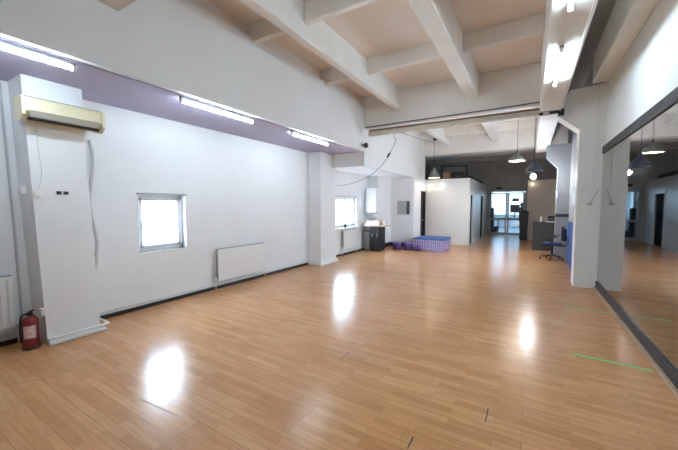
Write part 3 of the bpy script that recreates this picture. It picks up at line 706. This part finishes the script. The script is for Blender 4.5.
# ------------------------------------------------------------------ bin before the glass doors
bn = thing('wheeled_bin', 'tall black wheeled bin in front of the glass doors', 'bin', (-.22, 16.7, 0))
b = MB(); b.prism([(-.36, .06), (-.08, .06), (-.03, 1.22), (-.42, 1.22)], 1, 16.5, 16.95); b.build('body', 'dark', bn)
b = MB(); b.prism([(-.435, 1.22), (-.015, 1.22), (-.03, 1.28), (-.15, 1.38), (-.30, 1.38), (-.42, 1.28)], 1, 16.47, 16.98); b.build('lid', 'black', bn)
for x in (-.37, -.07): MB().lathe((x, 16.9, .085), [(.085, -.02), (.085, .02)], 16, axis='x').build('wheel', 'frame', bn)
b = MB(); b.box(-.34, -.10, 16.5, 16.6, 0, .07); b.build('foot', 'dark', bn)

# ------------------------------------------------------------------ reception desk and chairs
dk = thing('reception_desk', 'charcoal reception desk beside the further column', 'desk', (.53, 13.4, 0))
B(.11, .94, 13.15, 13.18, 0, .97, .003).build('front_panel', 'desk', dk)
for x in (.11, .91): B(x, x+.03, 13.18, 13.78, 0, .97, .003).build('side_panel', 'desk', dk)
B(.08, .97, 13.12, 13.80, .97, 1.0, .005).build('desktop', 'desk', dk)
pr = thing('printer', 'black printer with white paper tray on the reception desk', 'printer', (.72, 13.4, 1.0))
b = MB(); b.prism([(13.25, 1.03), (13.6, 1.03), (13.6, 1.2), (13.45, 1.22), (13.28, 1.12)], 0, .55, .92); b.build('body', 'dark', pr)
tag(B(.50, .92, 13.16, 13.62, 1.001, 1.03, .006).build('paper_tray', 'white', pr), 'white paper tray')
bt = thing('bottle', 'white bottle standing on the left end of the reception desk', 'bottle', (.36, 13.3, 1.0))
MB().lathe((.36, 13.3, 1.0), [(.032, 0), (.036, .02), (.036, .15), (.015, .19), (.015, .21)], 16).build('body', 'white', bt)
MB().lathe((.36, 13.3, 1.2), [(.018, 0), (.018, .025), (.014, .03)], 12).build('cap', 'grey', bt)
pp = thing('wall_paper_holder', 'white paper pinned to the edge of the further column', 'paper', (.66, 11.58, 1.9))
b = MB(); b.prism([(.64, 2.05), (.70, 2.02), (.71, 1.83), (.685, 1.78), (.655, 1.90)], 1, 11.58, 11.598); b.build('sheet', 'white', pp)
MB().lathe((.68, 11.58, 2.0), [(.01, -.012), (.01, .002)], 10, axis='y').build('pin', 'steel', pp)
pp.name = 'pinned_paper'

def office_chair(label, x, y, rz, seat, back):
    """faces local +x"""
    t = thing('office_chair', label, 'chair', (0, 0, 0))
    B(-.22, .23, -.22, .22, .43, .50, .03, 3).build('seat', seat, t)
    b = MB(); b.box(-.27, -.22, -.20, .20, .58, .98, .02, 3); b.build('backrest', back, t)
    tag(B(-.325, -.27, -.20, .20, .56, .90, .02, 3).build('back_cover', 'blue2', t), 'blue back cover')
    MB().tube(arc([(-.05, 0, .42), (-.30, 0, .42), (-.35, 0, .52), (-.335, 0, .72)]), .02, 8).build('back_bracket', 'dark', t)
    MB().tube([(0, 0, .12), (0, 0, .43)], [.03, .022], 12).build('gas_column', 'dark', t)
    for s in (-1, 1):
        MB().tube(arc([(0, s*.2, .43), (.02, s*.27, .47), (.02, s*.27, .62), (-.02, s*.27, .67)]), .014, 8).build('arm_post', 'dark', t)
        B(-.13, .14, s*.27-.028, s*.27+.028, .665, .695, .012).build('armrest', 'dark', t)
    for k in range(5):
        a = 2*PI*k/5 + .3
        l = MB().tube([(0, 0, .13), (.29*math.cos(a), .29*math.sin(a), .085)], [.028, .018], 8).build('leg', 'dark', t)
        MB().lathe((.29*math.cos(a), .29*math.sin(a), .035), [(.034, -.02), (.034, .02)], 12, axis='x').build('caster', 'dark', l)
    t.location = (x, y, 0); t.rotation_euler = (0, 0, rz)
    return t
office_chair('office chair with blue seat and black back before the desk', .60, 11.14, 3.0, 'blue2', 'dark')
# blue mat standing against the right wall
mt = thing('gym_mat', 'blue gym mat standing upright between the two columns', 'mat', (.96, 9.9, 0))
B(.92, .998, 8.8, 10.85, 0, 1.14, .012).build('pad', 'blue', mt)
for y in (9.4, 10.4): B(.905, .922, y, y+.03, .5, .75, .004).build('handle', 'dark', mt)

# ------------------------------------------------------------------ clutter on the cubicle roof
RZ = CZ-.02
def duct(label, pts, r):
    P = arc(pts, 10); t = [(r if k % 2 else r*.9) for k in range(len(P))]
    return tag(MB().tube(P, t, 12).build('ventilation_duct', 'dark'), label, 'duct')
duct('long black flexible duct lying along the cubicle roof edge', [(-2.62, 13.28, RZ+.10), (-2.4, 13.4, RZ+.13), (-2.2, 14.2, RZ+.11), (-2.15, 15.5, RZ+.10), (-2.15, 17.5, RZ+.10)], .10)
def rbox(label, x0, x1, y0, y1, h, m):
    t = thing('storage_box', label, 'box', ((x0+x1)/2, (y0+y1)/2, RZ))
    B(x0, x1, y0, y1, RZ, RZ+h*.8, .01).build('body', m, t); B(x0-.01, x1+.01, y0-.01, y1+.01, RZ+h*.8, RZ+h, .006).build('lid', m, t)
rbox('dark box at the left end of the cubicle roof', -3.55, -3.2, 13.5, 13.9, .48, 'dark')
rbox('low brownish box in the middle of the cubicle roof', -3.12, -2.82, 13.45, 13.9, .30, 'jointm')
rbox('dark grey box behind the duct on the cubicle roof', -2.85, -2.45, 14.0, 14.5, .38, 'desk')
fr = thing('pipe_rack', 'dark pipe rack standing on the cubicle roof', 'rack', (-3.2, 13.6, RZ))
for x in (-3.40, -2.38): MB().tube([(x, 14.6, RZ), (x, 14.6, RZ+.72)], .025, 8).build('post', 'dark', fr)
MB().tube([(-3.5, 14.6, RZ+.72), (-2.4, 14.6, RZ+.66)], .025, 8).build('rail', 'dark', fr)

# ------------------------------------------------------------------ marks on the floor
def strip(name, label, cat, m, p, q, w, z=.0012):
    p, q = Vector((*p, z/2)), Vector((*q, z/2)); d = (q-p).normalized(); n = Vector((-d.y, d.x, 0))*w/2
    b = MB(); vs = []
    for zz in (.0002, z):
        for s in (p+n, p-n, q-n, q+n): vs.append((s.x, s.y, zz))
    b.add(vs, [(0, 1, 2, 3), (7, 6, 5, 4), (0, 4, 5, 1), (1, 5, 6, 2), (2, 6, 7, 3), (3, 7, 4, 0)])
    return tag(b.build(name, m), label, cat)
strip('floor_tape', 'bright green floor tape nearer the viewer by the mirror', 'tape', 'tape', (.445, 4.135), (1.07, 4.10), .035)
strip('floor_tape', 'faded green floor tape further along the mirror', 'tape', 'tape', (.53, 6.05), (1.07, 5.97), .03)
dashes = [((-1.632, 2.73), (-1.632, 2.93), 'black floor mark left of the middle of the hall'),
          ((-.23, 2.66), (-.23, 2.47), 'black floor mark at the bottom right of the middle'),
          ((-.638, 2.055), (-.638, 1.93), 'black floor mark cut by the bottom edge'),
          ((-1.79, 3.876), (-1.79, 4.08), 'faint dark floor mark further out in the hall')]
for p, q, l in dashes: strip('floor_mark', l, 'floor mark', 'btape' if 'faint' not in l else 'jointm', p, q, .0085)
strip('floor_joint_strip', 'pale worn joint in the floor beside the window reflection', 'joint strip', 'trimwood', (-2.75, 1.30), (-2.17, 1.352), .009)
strip('floor_joint_strip', 'dark short joint in the floor near the fire extinguisher', 'joint strip', 'jointm', (-3.95, .80), (-3.80, .99), .010)

# ------------------------------------------------------------------ daylight and camera
wd = bpy.data.worlds.new('World'); S.world = wd; wd.use_nodes = True
nt = wd.node_tree; bg = nt.nodes['Background']
g = nt.nodes.new('ShaderNodeTexCoord'); sp = nt.nodes.new('ShaderNodeSeparateXYZ'); rp = nt.nodes.new('ShaderNodeValToRGB')
nt.links.new(g.outputs['Generated'], sp.inputs[0]); nt.links.new(sp.outputs['Z'], rp.inputs['Fac'])
rp.color_ramp.elements[0].color = (.74, .87, 1, 1); rp.color_ramp.elements[1].color = (.55, .75, 1, 1)
nt.links.new(rp.outputs['Color'], bg.inputs['Color']); bg.inputs['Strength'].default_value = 13

def portal(loc, rot, sx, sy):
    l = bpy.data.lights.new('window_portal', 'AREA'); l.shape = 'RECTANGLE'; l.size = sx; l.size_y = sy
    l.cycles.is_portal = True
    o = bpy.data.objects.new('window_portal', l); COL.objects.link(o); o.location = loc; o.rotation_euler = rot
PX = (0, -PI/2, 0); NX = (0, PI/2, 0); PY = (PI/2, 0, 0); NY = (-PI/2, 0, 0)
for w in (W1, W2): portal((XL-.37, (w[0]+w[1])/2, (w[2]+w[3])/2), PX, w[3]-w[2], w[1]-w[0])
portal((XR2+.32, (W3[0]+W3[1])/2, 1.85), NX, .5, .8)
portal((XR2+.32, (W_ADDED[0]+W_ADDED[1])/2, 1.825), NX, 1.1, 1.3)
portal((-.37, 24.75, 1.83), NY, 4, 1.85)

cam = bpy.data.cameras.new('Camera'); co = bpy.data.objects.new('Camera', cam); COL.objects.link(co)
cam.sensor_width = 36; cam.sensor_fit = 'HORIZONTAL'; cam.lens = 316/678*36; cam.clip_start = .05; cam.clip_end = 200
co.location = (0, 0, 1.6); co.rotation_euler = (math.radians(90-3.6215), 0, math.radians(31.0994))
S.camera = co
vs = S.view_settings
vs.view_transform = 'Standard'; vs.look = 'None'; vs.gamma = 1; vs.use_curve_mapping = False; vs.exposure = 1.83
S.cycles.use_denoising = True
S.cycles.max_bounces = 12; S.cycles.diffuse_bounces = 8; S.cycles.glossy_bounces = 6; S.cycles.transparent_max_bounces = 12
S.cycles.sample_clamp_indirect = 8
